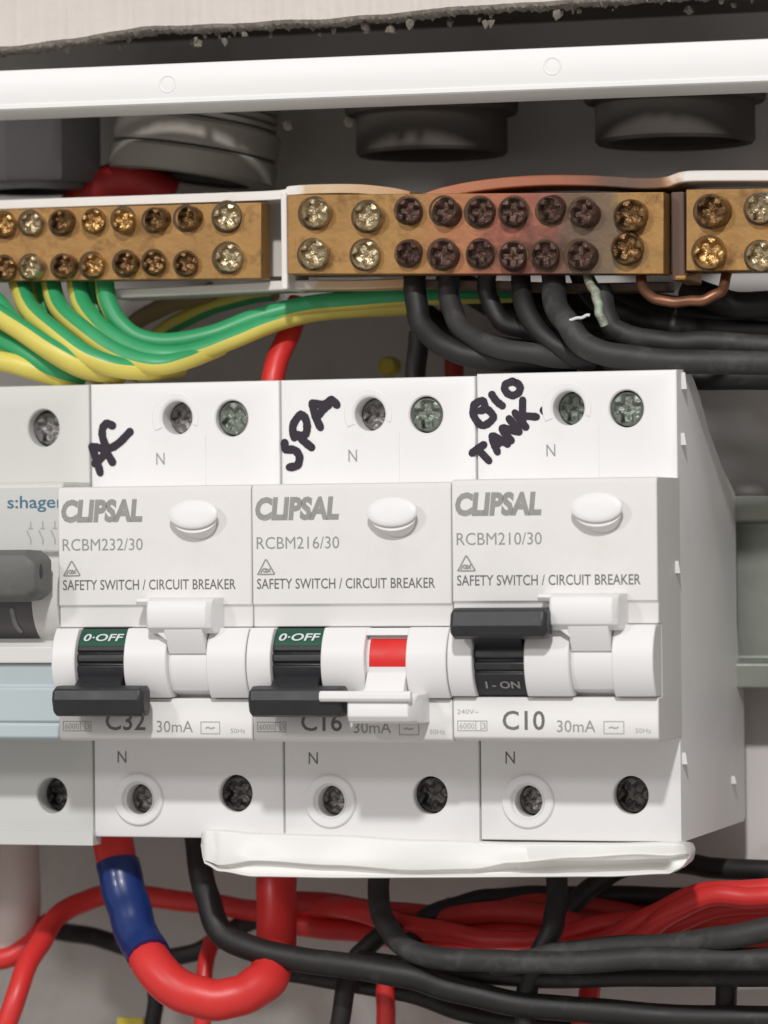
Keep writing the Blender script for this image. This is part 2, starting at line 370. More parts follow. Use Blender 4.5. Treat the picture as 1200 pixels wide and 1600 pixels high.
# ---------------------------------------------------------------- screws
_sc = {}
def screw_mesh(r, m, slot=.35, dep=.9, dome=.35, key=0):
    k = (r, m.name, key)
    if k in _sc: return _sc[k]
    rnd = random.Random(key*31+5)
    bm = bmesh.new(); NR, NA = 11, 48
    cen = None; rings = []
    for i in range(NR+1):
        q = i/NR; rr = r*q; ring = []
        for j in range(NA):
            a = 2*math.pi*j/NA
            x, z = rr*math.cos(a), rr*math.sin(a)
            d = -dome*(1-q*q)
            s = min(abs(x), abs(z))
            if s < slot*r*(.62+.25*(1-q)) and q < .80:
                d += dep*(1-.4*q)
            elif s < slot*r*1.0 and q < .86: d += dep*.35
            d += rnd.uniform(-.09, .09)
            if q > .93: d += .22
            ring.append(bm.verts.new((x, d, z)))
            if i == 0: break
        rings.append(ring)
    c = rings[0][0]
    for j in range(NA): bm.faces.new((c, rings[1][j], rings[1][(j+1) % NA]))
    for a, b in zip(rings[1:], rings[2:]):
        for j in range(NA): bm.faces.new((a[j], a[(j+1) % NA], b[(j+1) % NA], b[j]))
    side = [bm.verts.new((v.co.x, v.co.y+2.5, v.co.z)) for v in rings[-1]]
    for j in range(NA): bm.faces.new((rings[-1][j], rings[-1][(j+1) % NA], side[(j+1) % NA], side[j]))
    me = fin(bm, 'screw', m, angle=40); _sc[k] = me
    return me
def screw(parent, x, y, z, r, m, rot=None, key=0, name='screw', tilt=.06, dep=.9):
    o = link(name, screw_mesh(r, m, key=key, dep=dep), parent, (x, y, z))
    o.rotation_euler = (random.uniform(-tilt, tilt), rot if rot is not None else random.uniform(0, 1.57), random.uniform(-tilt, tilt))
    return o

# ---------------------------------------------------------------- the three combined safety switches
ZB = -42.2
NZT, NZB, NY = 20.3, -24.2, -16.0
BC = (-11.55, -10.5)             # barrel axis (y, z)
def arc_prof(Rr, a0, a1, n):
    """points on the barrel from angle a0 to a1 measured from -Y towards +Z"""
    return [(BC[0]-Rr*math.cos(a0+(a1-a0)*i/n), BC[1]+Rr*math.sin(a0+(a1-a0)*i/n)) for i in range(n+1)]
BR = 8.45
AT = math.asin(6.05/BR)
HOLES = [(16.6, 32.6, 3.05, 3.2, 4.8, 'n'), (26.9, 32.3, 3.25, 3.45, 1.7, 'l'), (8.7, -35.4, 2.7, 2.95, 4.0, 'n'), (27.0, -34.2, 3.3, 3.55, 2.2, 'l')]
cache = {}
def shared(key, fn):
    if key not in cache: cache[key] = fn()
    return cache[key]

def body_mesh():
    bm = bmesh.new(); x0, x1 = .12, 35.88
    side = [(.5,38.9),(9,39.1),(13,37.6),(17.8,34.6),(25,28.6),(35.5,22.4),(46,17.9),(46.2,-6),(47.4,-12),(51.0,-17.5),(51.6,-19.5),(51.6,-41.4),(50.4,-42.0),(.5,-42.2)]
    a = [bm.verts.new((x0,y,z)) for y,z in side]; b = [bm.verts.new((x1,y,z)) for y,z in side]
    n = len(side)
    for i in range(n-1): bm.faces.new((a[i],a[i+1],b[i+1],b[i]))
    bm.faces.new(a); bm.faces.new(b[::-1])
    base = [a[-1], b[-1], b[0], a[0]]
    def rr(ins, y): return [bm.verts.new(p) for p in rect(x0+ins, x1-ins, ZB+ins, 38.9-ins, y)]
    l1 = rr(.12,.16); l2 = rr(.42,0)
    for p, q in ((base,l1),(l1,l2)):
        for i in range(4): bm.faces.new((p[i],p[(i+1)%4],q[(i+1)%4],q[i]))
    holed(bm, l2, 0, [h[:5] for h in HOLES])
    return fin(bm, 'housing', M['white'])
def arch_mesh():
    # faint raised keyhole panel round the upper neutral screw, and raised ring round the lower one
    bm = bmesh.new(); cx, cz = HOLES[0][:2]
    out = []; inn = []
    R1 = 4.3
    N = 44
    for i in range(N+1):
        a = R_(-20) + R_(230)*i/N
        out.append((cx-.3+R1*math.cos(a), cz+R1*math.sin(a)))
        inn.append((cx+3.25*math.cos(a), cz+3.4*math.sin(a)))
    for (A, B) in ((out, inn),):
        lo = [bm.verts.new((x,.0,z)) for x,z in [(cx-.3+(R1+.15)*math.cos(R_(-20)+R_(230)*i/N), cz+(R1+.15)*math.sin(R_(-20)+R_(230)*i/N)) for i in range(N+1)]]
        vo = [bm.verts.new((x,-.14,z)) for x,z in A]; vi = [bm.verts.new((x,-.12,z)) for x,z in B]
        vj = [bm.verts.new((x-.05*(x-cx),.1,z-.05*(z-cz))) for x,z in B]
        for i in range(N):
            for p, q in ((lo,vo),(vo,vi),(vi,vj)): bm.faces.new((p[i],p[i+1],q[i+1],q[i]))
    return fin(bm, 'neutral_arch', M['white'])
def panel_mesh():
    bm = bmesh.new(); box(bm, 16.2, 22.0, -.12, .1, 20.3, 29.4)
    return fin(bm, 'guide_panel', M['white'], smooth=False)
def boss_mesh():
    bm = bmesh.new(); cx, cz = HOLES[2][:2]
    loft(bm, [ell(cx,.05,cz,4.75,4.75,44), ell(cx,-.45,cz,4.6,4.6,44), ell(cx,-.6,cz,4.4,4.4,44), ell(cx,-.55,cz,3.2,3.3,44), ell(cx,-.2,cz,2.85,3.0,44), ell(cx,.4,cz,2.7,2.9,44)])
    return fin(bm, 'screw_boss', M['white'])
def nose_mesh():
    bm = bmesh.new(); x0, x1 = .07, 35.93
    prof = [(1.0,NZT),(-14.9,NZT),(-15.6,NZT-.18),(-15.93,NZT-.55),(NY,NZT-1.1),(NY,-.35),(NY+.1,-.5),(NY+.45,-.75),(NY+.5,-1.0),(NY+.5,-4.35),(NY+2.6,-4.45),(NY+2.6,-16.6),(NY-.3,-16.75),(NY-.35,-16.95),(NY-.35,-22.9),(NY-.2,-23.6),(NY+.4,-24.05),(NY+1.2,NZB),(1.0,NZB)]
    prism(bm, prof, x0, x1)
    return fin(bm, 'front_cover', M['label'], angle=28)
def barrel_mesh():
    bm = bmesh.new()
    for xa, xb in ((.10,4.45),(13.55,21.35),(28.75,35.90)):
        prism(bm, [(NY+2.4,-4.46)] + arc_prof(BR, AT, -AT, 16) + [(NY+2.4,-16.59)], xa, xb)
    prism(bm, [(NY+2.4,-4.9)] + arc_prof(BR-1.35, AT*1.1, -AT*.93, 14) + [(NY+2.4,-16.3)], 21.33, 28.77)
    return fin(bm, 'barrel_cover', M['white'], angle=28)
def toggle_mesh(up):
    bm = bmesh.new(); s = 1
    mir = (lambda z: z) if up else (lambda z: 2*BC[1]-z)
    # drum
    pr = arc_prof(7.35, R_(52), R_(4), 8) + arc_prof(6.85, R_(3), R_(-1), 2) + arc_prof(7.35, R_(-2), R_(-12), 3) + arc_prof(6.9, R_(-13), R_(-16), 1) + arc_prof(7.35, R_(-17), R_(-54), 8)
    pr = [(NY+2.5, BC[1]+6)] + pr + [(NY+2.5, BC[1]-6)]
    if not up: pr = [(y, mir(z)) for y, z in pr][::-1]
    prism(bm, pr, 4.5, 13.5)
    # handle: neck and wide bar
    neck = [(-18.0,-8.6),(-21.5,-6.6),(-23.6,-5.6),(-23.6,-4.0),(-20,-3.0),(-17.0,-4.4)]
    bar = [(-20.3,-6.7),(-23.4,-6.7),(-24.7,-6.1),(-25.1,-4.4),(-24.4,-1.9),(-23.5,-1.45),(-20.3,-1.45)]
    neck = [(y, mir(z)) for y, z in neck]; bar = [(y, mir(z)) for y, z in bar]
    prism(bm, neck, 4.9, 13.1)
    n = len(bar); cy = sum(p[0] for p in bar)/n; cz = sum(p[1] for p in bar)/n
    sc = lambda k: [(cy+(y-cy)*k, cz+(z-cz)*k) for y, z in bar]
    loops = [[(x, y, z) for y, z in sc(k)] for x, k in ((2.0,.72),(2.5,1),(18.2,1),(18.9,.72))]
    loft(bm, loops, cap0=True, cap1=True)
    return fin(bm, 'toggle', M['black'], angle=28)
def flag_mesh(up):
    mir = (lambda z: z) if up else (lambda z: 2*BC[1]-z)
    bm = bmesh.new()
    bodyp = [(-15.4,.9),(-20.2,.8),(-21.6,.3),(-22.1,-.8),(-22.1,-3.3),(-21.8,-4.3),(-20.6,-5.2),(-19.0,-5.4),(-15.4,-5.0)]
    bodyp = [(y, mir(z)) for y, z in bodyp]
    if not up: bodyp = [(-15.4+(y+15.4)*1.45, -15.4+(z+15.4)*.82) for y, z in bodyp]
    n = len(bodyp)
    ds = 0 if up else 1.2
    loops = []
    for x, ky, dz in ((18.5,.92,0),(18.9,1,0),(29.4,1,0),(30.3,.86,.15),(30.7,.5,.3)):
        loops.append([(x+ds, -15.4+(y+15.4)*ky, z) for y, z in bodyp])
    loft(bm, loops, cap0=True, cap1=True)
    low = [(y, mir(z)) for y, z in [(-15.4,-4.2),(-21.4,-4.2),(-21.3,-4.9),(-18.9,-8.9),(-15.4,-9.0)]]
    a = 21.6; b = 28.6
    loops = [[(x + (0 if i in (0,4,3) else -.9*sg*-1*0), y, z) for i, (y, z) in enumerate(low)] for x, sg in ((a,1),(b,-1))]
    loft(bm, loops, cap0=True, cap1=True)
    tri = [(18.6+ds,mir(-4.2)),(21.9,mir(-4.2)),(21.9,mir(-6.6))]
    loft(bm, [[(x,-17,z) for x, z in tri],[(x,-20.6,z) for x, z in tri]], cap0=True, cap1=True)
    hk = [(y, mir(z)) for y, z in ([(-15.4,.9),(-20.4,.8),(-21.0,.3),(-20.4,-.5),(-15.4,-.6)] if up else [(-24.8,-4.1),(-25.7,-4.2),(-26.1,-4.7),(-26.0,-5.6),(-25.5,-6.0),(-24.8,-5.9)])]
    prism(bm, hk, 16.3 if up else 15.2, 18.9 if up else 31.4)
    return fin(bm, 'fault_flag', M['white'], angle=30)
def button_mesh():
    bm = bmesh.new()
    L = [ell(26.5,-15.8,13.2,3.1,2.6,40), ell(26.4,-16.8,13.5,3.5,2.65,40,tilt=.2), ell(26.2,-18.0,14.1,4.1,2.6,40,tilt=.45), ell(26.1,-18.5,14.4,4.3,2.6,40,tilt=.6),
         ell(26.2,-18.3,14.7,3.6,2.0,40,tilt=.6), ell(26.2,-18.75,15.0,3.7,2.05,40,tilt=.6), ell(26.05,-18.8,15.2,4.7,2.72,40,tilt=.62), ell(26.0,-19.1,15.35,4.72,2.72,40,tilt=.62), ell(26,-19.3,15.4,4.45,2.5,40,tilt=.58), ell(26,-19.42,15.42,3.4,1.9,40,tilt=.42), ell(26,-19.5,15.45,1.8,1.0,40,tilt=.22), ell(26,-19.52,15.45,.5,.3,40,tilt=.05)]
    L = [[(26.2+(x-26.2)*.95, -16+(y+16)*.72, 14.6+(z-14.6)*.92) for x, y, z in l] for l in L]
    loft(bm, L, cap1=True)
    return fin(bm, 'test_button', M['white'], angle=50)
def rcm_mesh():
    bm = bmesh.new()
    tri = [(.25,.45),(.05,.15),(.3,0),(3.2,0),(3.5,.2),(3.3,.5),(1.95,2.75),(1.7,2.85),(1.5,2.7),(.25,.45)]
    strokes(bm, [tri, [(.7,.35),(1.0,.95),(1.5,1.1),(1.8,.8),(1.5,.5),(1.2,.6)], [(1.7,.45),(2.2,.55),(2.7,1.25)], [(1.9,1.1),(2.6,.5)]], .15, 0)
    for v in bm.verts: v.co.x = v.co.x*.85+1.1; v.co.z = v.co.z*.85+4.75
    return fin(bm, 'conformity_mark', M['print'], smooth=False)
def outline(bm, x0, x1, z0, z1, t, y):
    for a in ((x0,x1,z0,z0+t),(x0,x1,z1-t,z1),(x0,x0+t,z0+t,z1-t),(x1-t,x1,z0+t,z1-t)):
        bm.faces.new([bm.verts.new(p) for p in rect(*a, y)])
def ratings_mesh():
    bm = bmesh.new()
    outline(bm, 26.4, 30.0, -22.9, -20.7, .16, 0)
    strokes(bm, [[(27.4,-21.85),(27.8,-21.7),(28.3,-21.9),(28.9,-21.75)]], .13, 0)
    return fin(bm, 'current_symbol', M['print_light'], smooth=False)
def capacity_mesh():
    bm = bmesh.new()
    outline(bm, .8, 6.1, -22.5, -20.7, .16, 0)
    for x in (4.0, 4.9):
        bm.faces.new([bm.verts.new(p) for p in rect(x, x+.14, -22.4, -20.8, -.004)])
    return fin(bm, 'capacity_box', M['print_light'], smooth=False)

CLIPS = ((4.0,36.9,3.2),(3.2,26.9,2.3),(-2.4,4.9,2.3),(1.6,-28,2.2),(40.8,-34,1.5))
def clip_mesh(y, z, h):
    bm = bmesh.new(); x0 = 35.5
    b = [(x0,y-.7,z-h*.4),(x0,y+.8,z-h*.4),(x0,y+.8,z+h*.5),(x0,y-.7,z+h*.5)]
    t = [(36.75,y-.35,z-h*.4),(36.6,y+.5,z-h*.4),(36.35,y+.5,z+h*.5),(36.45,y-.35,z+h*.5)]
    loft(bm, [b, t], cap1=True)
    return fin(bm, 'side_clip', M['white'], smooth=False)

def rcbo(i, up, flag_up, model, rating, label):
    ox = 36*i; root = empty('safety_switch', (ox, 0, ZB + (.35 if i == 2 else 0)), label, 'circuit breaker', 'white safety switch circuit breakers side by side on the rail')
    dz = -ZB
    def P(name, key, fn, bev=None):
        o = link(name, shared(key, fn), root, (0, 0, dz))
        if bev: bevel(o, bev)
        return o
    P('housing', 'body', body_mesh)
    P('neutral_arch', 'arch', arch_mesh); P('guide_panel', 'panel', panel_mesh); P('screw_boss', 'boss', boss_mesh)
    P('front_cover', 'nose', nose_mesh, .28)
    P('barrel_cover', 'barrel', barrel_mesh, .22)
    tg = P('toggle', 'toggle%d' % up, lambda: toggle_mesh(up), .2)
    P('fault_flag', 'flag%d' % flag_up, lambda: flag_mesh(flag_up), .3)
    tb = P('test_button', 'button', button_mesh)
    P('conformity_mark', 'rcm', rcm_mesh).location.y = (NY-.03)*MM
    P('current_symbol', 'rate', ratings_mesh).location.y = (NY-.385)*MM; P('capacity_box', 'cap', capacity_mesh).location.y = (NY-.385)*MM
    if i == 2:
        for k, c in enumerate(CLIPS): P('side_clip', 'clip%d' % k, lambda c=c: clip_mesh(*c))
    if not flag_up:
        def win():
            bm = bmesh.new()
            a = [(BC[0]-7.16*math.cos(t), BC[1]+7.16*math.sin(t)) for t in [R_(35-40*k/10) for k in range(11)]]
            va = [bm.verts.new((21.9,y,z)) for y,z in a]; vb = [bm.verts.new((28.6,y,z)) for y,z in a]
            for k in range(10): bm.faces.new((va[k],va[k+1],vb[k+1],vb[k]))
            return fin(bm, 'tripped_window', M['red'])
        P('tripped_window', 'win', win)['label'] = 'bright red tripped indicator'
        def rim():
            bm = bmesh.new(); prism(bm, [(BC[0]-BR*math.cos(R_(t)), BC[1]+BR*math.sin(R_(t))) for t in (45,39,34)]+[(-15,-6.0),(-15,-4.6)], 21.3, 28.8)
            return fin(bm, 'window_rim', M['white'], angle=30)
        P('window_rim', 'rim', rim, .15)
    # printed drum label
    def strip():
        bm = bmesh.new(); a = [(BC[0]-7.39*math.cos(t), BC[1]+7.39*math.sin(t)) for t in [R_(52-28*k/8) for k in range(9)]]
        va = [bm.verts.new((4.7,y,z)) for y,z in a]; vb = [bm.verts.new((13.3,y,z)) for y,z in a]
        for k in range(8): bm.faces.new((va[k],va[k+1],vb[k+1],vb[k]))
        return fin(bm, 'off_band', M['green'])
    if not up:
        o = link('off_band', shared('band', strip), tg)
        t = R_(36); yy = BC[0]-7.52*math.cos(t); zz = BC[1]+7.52*math.sin(t)
        o = text(tg, '0·OFF', 5.4, 12.8, 0, 1.55, 0, M['white_print'], bold=.02, shear=.15)
        o.location = Vector((5.4, yy-.75*math.sin(t), zz-.75*math.cos(t)))*MM; o.rotation_euler.x = -t
    else:
        t = R_(-33); yy = BC[0]-7.5*math.cos(t); zz = BC[1]+7.5*math.sin(t)
        o = text(tg, 'I - ON', 6.3, 12.3, 0, 1.5, 0, M['grey_ink'], bold=.02)
        o.location = Vector((6.3, yy-.75*math.sin(t), zz-.75*math.cos(t)))*MM; o.rotation_euler.x = -t
    # screws
    mats = [[M['steel'], M['steel_green'], M['steel'], M['steel_dark']], [M['steel'], M['steel_green'], M['steel'], M['steel_dark']], [M['steel_green'], M['steel_green'], M['steel'], M['steel_dark']]][i]
    for k, (cx, cz, rx, rz, dep, kind) in enumerate(HOLES):
        screw(root, cx, dep-.75, cz+dz, rx-.3, mats[k], key=k+4*i, name='terminal_screw', tilt=.14, dep=1.3)
    # print
    y = NY-.03
    text(root, 'CLIPSAL', .7, 15.9, dz+14.0, dz+18.1, y, M['print'], bold=.055, shear=.12)
    text(root, model, .9, 15.9, dz+9.1, dz+11.2, y, M['print'], bold=.0)
    text(root, 'SAFETY SWITCH / CIRCUIT BREAKER', .9, 33.0, dz+2.2, dz+4.0, y, M['print_dark'], bold=.008)
    y = NY-.385
    text(root, rating, 8.8, 16.2, dz-22.3, dz-19.0, y, M['print_dark'], bold=.012)
    text(root, '30mA', 18.3, 25.0, dz-22.6, dz-20.6, y, M['print'])
    text(root, '50Hz', 31.9, 34.6, dz-22.7, dz-21.9, y, M['print_light'])
    text(root, '240V~', .8, 4.6, dz-19.6, dz-18.8, y, M['print_light'])
    text(root, '6000', 1.2, 3.8, dz-22.1, dz-21.1, y, M['print_light'])
    text(root, '3', 5.15, 5.8, dz-22.1, dz-21.1, y, M['print_light'])
    text(root, 'N', 12.6, 14.2, dz+24.3, dz+26.4, -.03, M['print'])
    text(root, 'N', 4.7, 6.4, dz-28.9, dz-26.8, -.03, M['print_dark'])
    return root
b1 = rcbo(0, False, True, 'RCBM232/30', 'C32', 'white safety switch marked AC, toggle down at OFF beside the grey-handled breaker')
b2 = rcbo(1, False, False, 'RCBM216/30', 'C16', 'white safety switch marked SPA, toggle down with its red tripped window showing')
b3 = rcbo(2, True, True, 'RCBM210/30', 'C10', 'white safety switch marked BIO TANK, toggle up at ON, last on the rail')
def letters():
    o = (757, 730); u = (.735,-.68); v = (-.66,-.75)
    f = lambda x, y: (o[0]+u[0]*x+v[0]*y, o[1]+u[1]*x+v[1]*y)
    raw = [[(-2,27),(10,26),(21,24)],[(9,26),(10,0)],[(29,1),(39,25),(49,0)],[(33,10),(46,9)],[(57,0),(59,24),(75,2),(77,27)],[(88,0),(90,28)],[(112,34),(91,11),(97,14),(111,0)]]
    return [[f(*p) for p in l] for l in raw]
TANK = letters()
def hand(root, ox, lines, r, label):
    bm = bmesh.new(); L = []
    for ln in lines:
        q = []
        for px, py in ln:
            p = at(px, py, 0); q.append((p.x-ox, p.z-ZB))
        L.append(q)
    strokes(bm, L, r, -.10)
    o = link('handwriting', fin(bm, 'handwriting', M['ink'], smooth=False), root); o['label'] = label
hand(b1, 0, [[(144,698),(151,718),(157,739)],[(145,698),(163,703),(176,722)],[(149,724),(160,714),(168,704)],[(176,665),(166,662),(160,672),(162,688),(170,700),(185,693),(203,675)]], .72, 'letters AC written in black marker')
hand(b2, 36, [[(445,692),(447,702),(460,703),(468,713),(465,727),(452,730)],[(460,684),(458,665),(470,648),(479,658),(478,678),(462,681)],[(466,680),(476,690),(487,699)],
      [(488,630),(493,650),(501,668)],[(488,630),(507,632),(518,625),(527,633)],[(497,650),(505,640),(513,633)]], .72, 'word SPA written in black marker')
hand(b3, 72, [[(741,635),(740,652),(754,668),(771,656),(762,643),(750,645)],[(741,635),(754,629),(759,641)],[(769,620),(776,630),(785,637)],[(801,599),(790,604),(790,614),(800,621),(811,616),(812,605),(801,599)],
      *TANK, [(849,644),(850,646)]], .66, 'words BIO TANK written in black marker')

# ---------------------------------------------------------------- grey handled breaker at the left edge
def left_breaker():
    root = empty('mains_breaker', (0, 0, ZB), 'grey-white breaker with a large charcoal toggle cut off by the left edge', 'circuit breaker')
    dz = -ZB; x0, x1 = -53.9, -.12
    bm = bmesh.new()
    side = [(.5,38.9),(9,39.1),(25,28.6),(46,17.9),(46.2,-6),(51.6,-19.5),(51.6,-41.4),(50.4,-42.2),(.5,-42.2)]
    a = [bm.verts.new((x0,y,z)) for y,z in side]; b = [bm.verts.new((x1,y,z)) for y,z in side]
    for i in range(len(side)-1): bm.faces.new((a[i],a[i+1],b[i+1],b[i]))
    bm.faces.new(a); bm.faces.new(b[::-1]); base = [a[-1],b[-1],b[0],a[0]]
    def rr(ins, y): return [bm.verts.new(p) for p in rect(x0+ins, x1-ins, ZB+ins, 38.9-ins, y)]
    l1 = rr(.12,.16); l2 = rr(.42,0)
    for p, q in ((base,l1),(l1,l2)):
        for i in range(4): bm.faces.new((p[i],p[(i+1)%4],q[(i+1)%4],q[i]))
    hs = []
    for k in range(3):
        hs += [(-9.0-18*k, 31.2, 3.2, 3.6, 3.2), (-8.0-18*k, -34.9, 3.1, 3.45, 5)]
    holed(bm, l2, 0, hs)
    box(bm, x0, x1+.3, -1.0, 3, -43.7, -41.2)
    link('housing', fin(bm, 'housing', M['hager']), root, (0,0,dz))
    for cx, cz, rx, rz, dep in hs:
        screw(root, cx, dep-.6, cz+dz, rx-.3, M['steel'] if cz > 0 else M['steel_dark'], name='terminal_screw', key=int(-cx), dep=1.3)
    fx1 = -.1
    bm = bmesh.new()
    prism(bm, [(.2,21.3),(-12.6,21.3),(-13.3,20.6),(-13.3,9.0),(-12.0,8.2),(-12.0,-8.0),(.2,-8.0)], x0, fx1)
    bevel(link('front_cover', fin(bm, 'front_cover', M['hager'], angle=30), root, (0,0,dz)), .3)
    bm = bmesh.new()
    prism(bm, [(.2,-7.0),(-15.0,-7.0),(-16.2,-7.8),(-16.2,-10.4),(-13.6,-10.7),(-13.6,-7.2)][:4]+[(-16.0,-10.6),(.2,-10.6)], x0, fx1)
    bevel(link('white_step', fin(bm, 'white_step', M['hager_white'], angle=30), root, (0,0,dz)), .3)
    bm = bmesh.new()
    prism(bm, [(.2,-10.6),(-15.2,-10.7),(-14.6,-14.6),(-15.6,-15.0),(-15.6,-20.8),(-15.0,-21.1),(-15.4,-21.4),(-15.4,-23.6),(-14.6,-24.2),(.2,-24.2)], x0, fx1)
    bevel(link('lower_cover', fin(bm, 'lower_cover', M['hager_blue'], angle=30), root, (0,0,dz)), .3)
    # curved cheek and drum
    bm = bmesh.new()
    prism(bm, [(-11,8)]+[(-9.0-7.6*math.cos(R_(t)), .6+7.8*math.sin(R_(t))) for t in range(60,-61,-10)]+[(-11,-7)], -4.8, fx1)
    link('cheek', fin(bm, 'cheek', M['hager_white'], angle=30), root, (0,0,dz))
    bm = bmesh.new()
    prism(bm, [(-10,7)]+[(-9.0-7.1*math.cos(R_(t)), .4+7.6*math.sin(R_(t))) for t in range(60,-61,-10)]+[(-10,-7)], -24, -4.9)
    tg = link('drum', fin(bm, 'drum', M['dgrey'], angle=30), root, (0,0,dz))
    bm = bmesh.new(); t = R_(-24)
    strokes(bm, [[(-8.8,2.2),(-8.7,1.0),(-8.5,-.6),(-8.0,-1.9)]], .42, 0)
    for v in bm.verts:
        a = -.52 + v.co.z/7.4; v.co = Vector((v.co.x, -9-7.2*math.cos(a)+v.co.y, .4+7.7*math.sin(a)))
    link('on_mark', fin(bm, 'on_mark', M['grey_ink'], smooth=False), tg)
    # handle
    bm = bmesh.new()
    hp = [(-17,9.2),(-23.0,9.4),(-25.6,8.6),(-26.3,5.4),(-25.3,1.6),(-23.8,.3),(-17,.6)]
    cy = -21.5; cz = 4.8
    L = [[(x, cy+(y-cy)*k, cz+(z-cz)*k2) for y, z in hp] for x, k, k2 in ((-54,1,1),(-2.6,1,1),(-1.3,.93,.8),(-.4,.8,.62))]
    loft(bm, L, cap0=True, cap1=True)
    prism(bm, [(-12,4.5),(-18,7.5),(-18,1.5),(-12,-1)], -20, -7)
    bevel(link('toggle', fin(bm, 'toggle', M['charcoal'], angle=30), root, (0,0,dz)), .35)
    bm = bmesh.new(); loft(bm, [ell(0,0,0,.9,1.5,20), ell(0,-.4,0,.5,1.0,20)], cap1=True)
    for v in bm.verts: v.co = Vector((-.45-v.co.y*.6, -22.9+v.co.x, 5.6+v.co.z))
    link('handle_socket', fin(bm, 'handle_socket', M['black']), root, (0,0,dz))
    text(root, 's:hager', -10.6, .2, dz+16.0, dz+18.9, -13.34, M['teal'], bold=.012)
    # little pole diagram
    bm = bmesh.new()
    L = []
    for k, x in enumerate((-6.2,-3.9,-1.6)):
        L += [[(x,14.3),(x,13.1)],[(x-.7,12.7),(x,11.2)],[(x,11.2),(x,10.4)],[(x-.35,13.1),(x+.35,13.1)]]
    strokes(bm, L, .12, -13.34)
    link('pole_diagram', fin(bm, 'pole_diagram', M['print_light'], smooth=False), root, (0,0,dz))
left_breaker()

# ---------------------------------------------------------------- brass terminal bars
CYB = 6.0       # front plane of the brass
def bar_simple(pxl, pxr, ytl, ytr, ybl, ybr, screws, m, label, burnt=None, nick=()):
    a = at(pxl, ytl, CYB); b = at(pxr, ytr, CYB); c = at(pxr, ybr, CYB); d = at(pxl, ybl, CYB)
    org = d
    root = empty('terminal_bar', org, label, 'terminal bar', 'brass terminal bars in a row above the breakers')
    bm = bmesh.new()
    loft(bm, [[(p.x, CYB+dy, p.z) for p in (d, c, b, a)] for dy in (5, 0)], cap0=True, cap1=True)
    for k, (x, y, r) in enumerate(screws):   # raised burr of each threaded hole, coloured dark for grime and gap shade
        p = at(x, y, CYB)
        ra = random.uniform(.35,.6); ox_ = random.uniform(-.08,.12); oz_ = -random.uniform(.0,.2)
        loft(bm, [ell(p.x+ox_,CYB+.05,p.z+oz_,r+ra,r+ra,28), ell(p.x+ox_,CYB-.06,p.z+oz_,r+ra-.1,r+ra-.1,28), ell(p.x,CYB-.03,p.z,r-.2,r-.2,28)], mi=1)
    for v in bm.verts: v.co -= org
    bevel(link('bar_body', fin(bm, 'bar_body', [m, M['grime_shade']], smooth=True, angle=30), root), .3)
    for k, (x, y, r) in enumerate(screws):
        p = at(x, y, CYB-1.9) - org; p.y += random.uniform(-.35,.45)
        hot = burnt and burnt(x)
        mm = M['screw_burnt'] if hot else (M['screw_nickel'] if (x in nick) else random.choice((M['screw_brass'], M['screw_brown'], M['screw_brown'])))
        rot = random.uniform(-.2,.2) if hot else random.uniform(0, 1.57)
        screw(root, p.x, p.y, p.z, r, mm, rot=rot, key=k % 7, tilt=.24, dep=1.7)
    return root
s1 = [(x, y, 2.1) for x, y in ((-42,350),(5,350),(47,348),(95,347),(146,344),(193,343),(240,343),(290,340))] + [(354,338,2.45)]
s1 += [(x, y, 2.1) for x, y in ((-42,417),(6,418),(47,417),(98,415),(143,414),(195,411),(240,409),(290,411))] + [(356,402,2.5)]
bar_simple(-90, 408, 329, 316, 440, 427+8, s1, M['brass'], 'brass terminal bar at the left, over the green and yellow earth wires', nick=(354,356,47))
s2 = [(491,332,2.6),(573,337,2.6),(638,328,2.3),(693,328,2.4),(750,330,2.45),(802,330,2.45),(858,328,2.35),(910,331,2.35),(984,337,2.75),
      (488,396,2.65),(570,397,2.6),(638,396,2.2),(691,397,2.5),(750,396,2.45),(802,398,2.4),(852,398,2.4),(905,398,2.5),(980,388,2.7)]
bar_simple(449, 1037, 304, 300, 428, 428, s2, M['brass_burnt'], 'heat-scorched brass terminal bar in the middle, over the black wires', burnt=lambda x: 625 < x < 930, nick=(491,488,573,570))
s3 = [(1110,330,2.8),(1187,326,2.6),(1108,394,2.8),(1187,400,2.6),(1262,330,2.6),(1262,398,2.6)]
bar_simple(1072, 1300, 296, 293, 423, 422, s3, M['brass'], 'brass terminal bar cut off by the right edge', nick=(1187,))

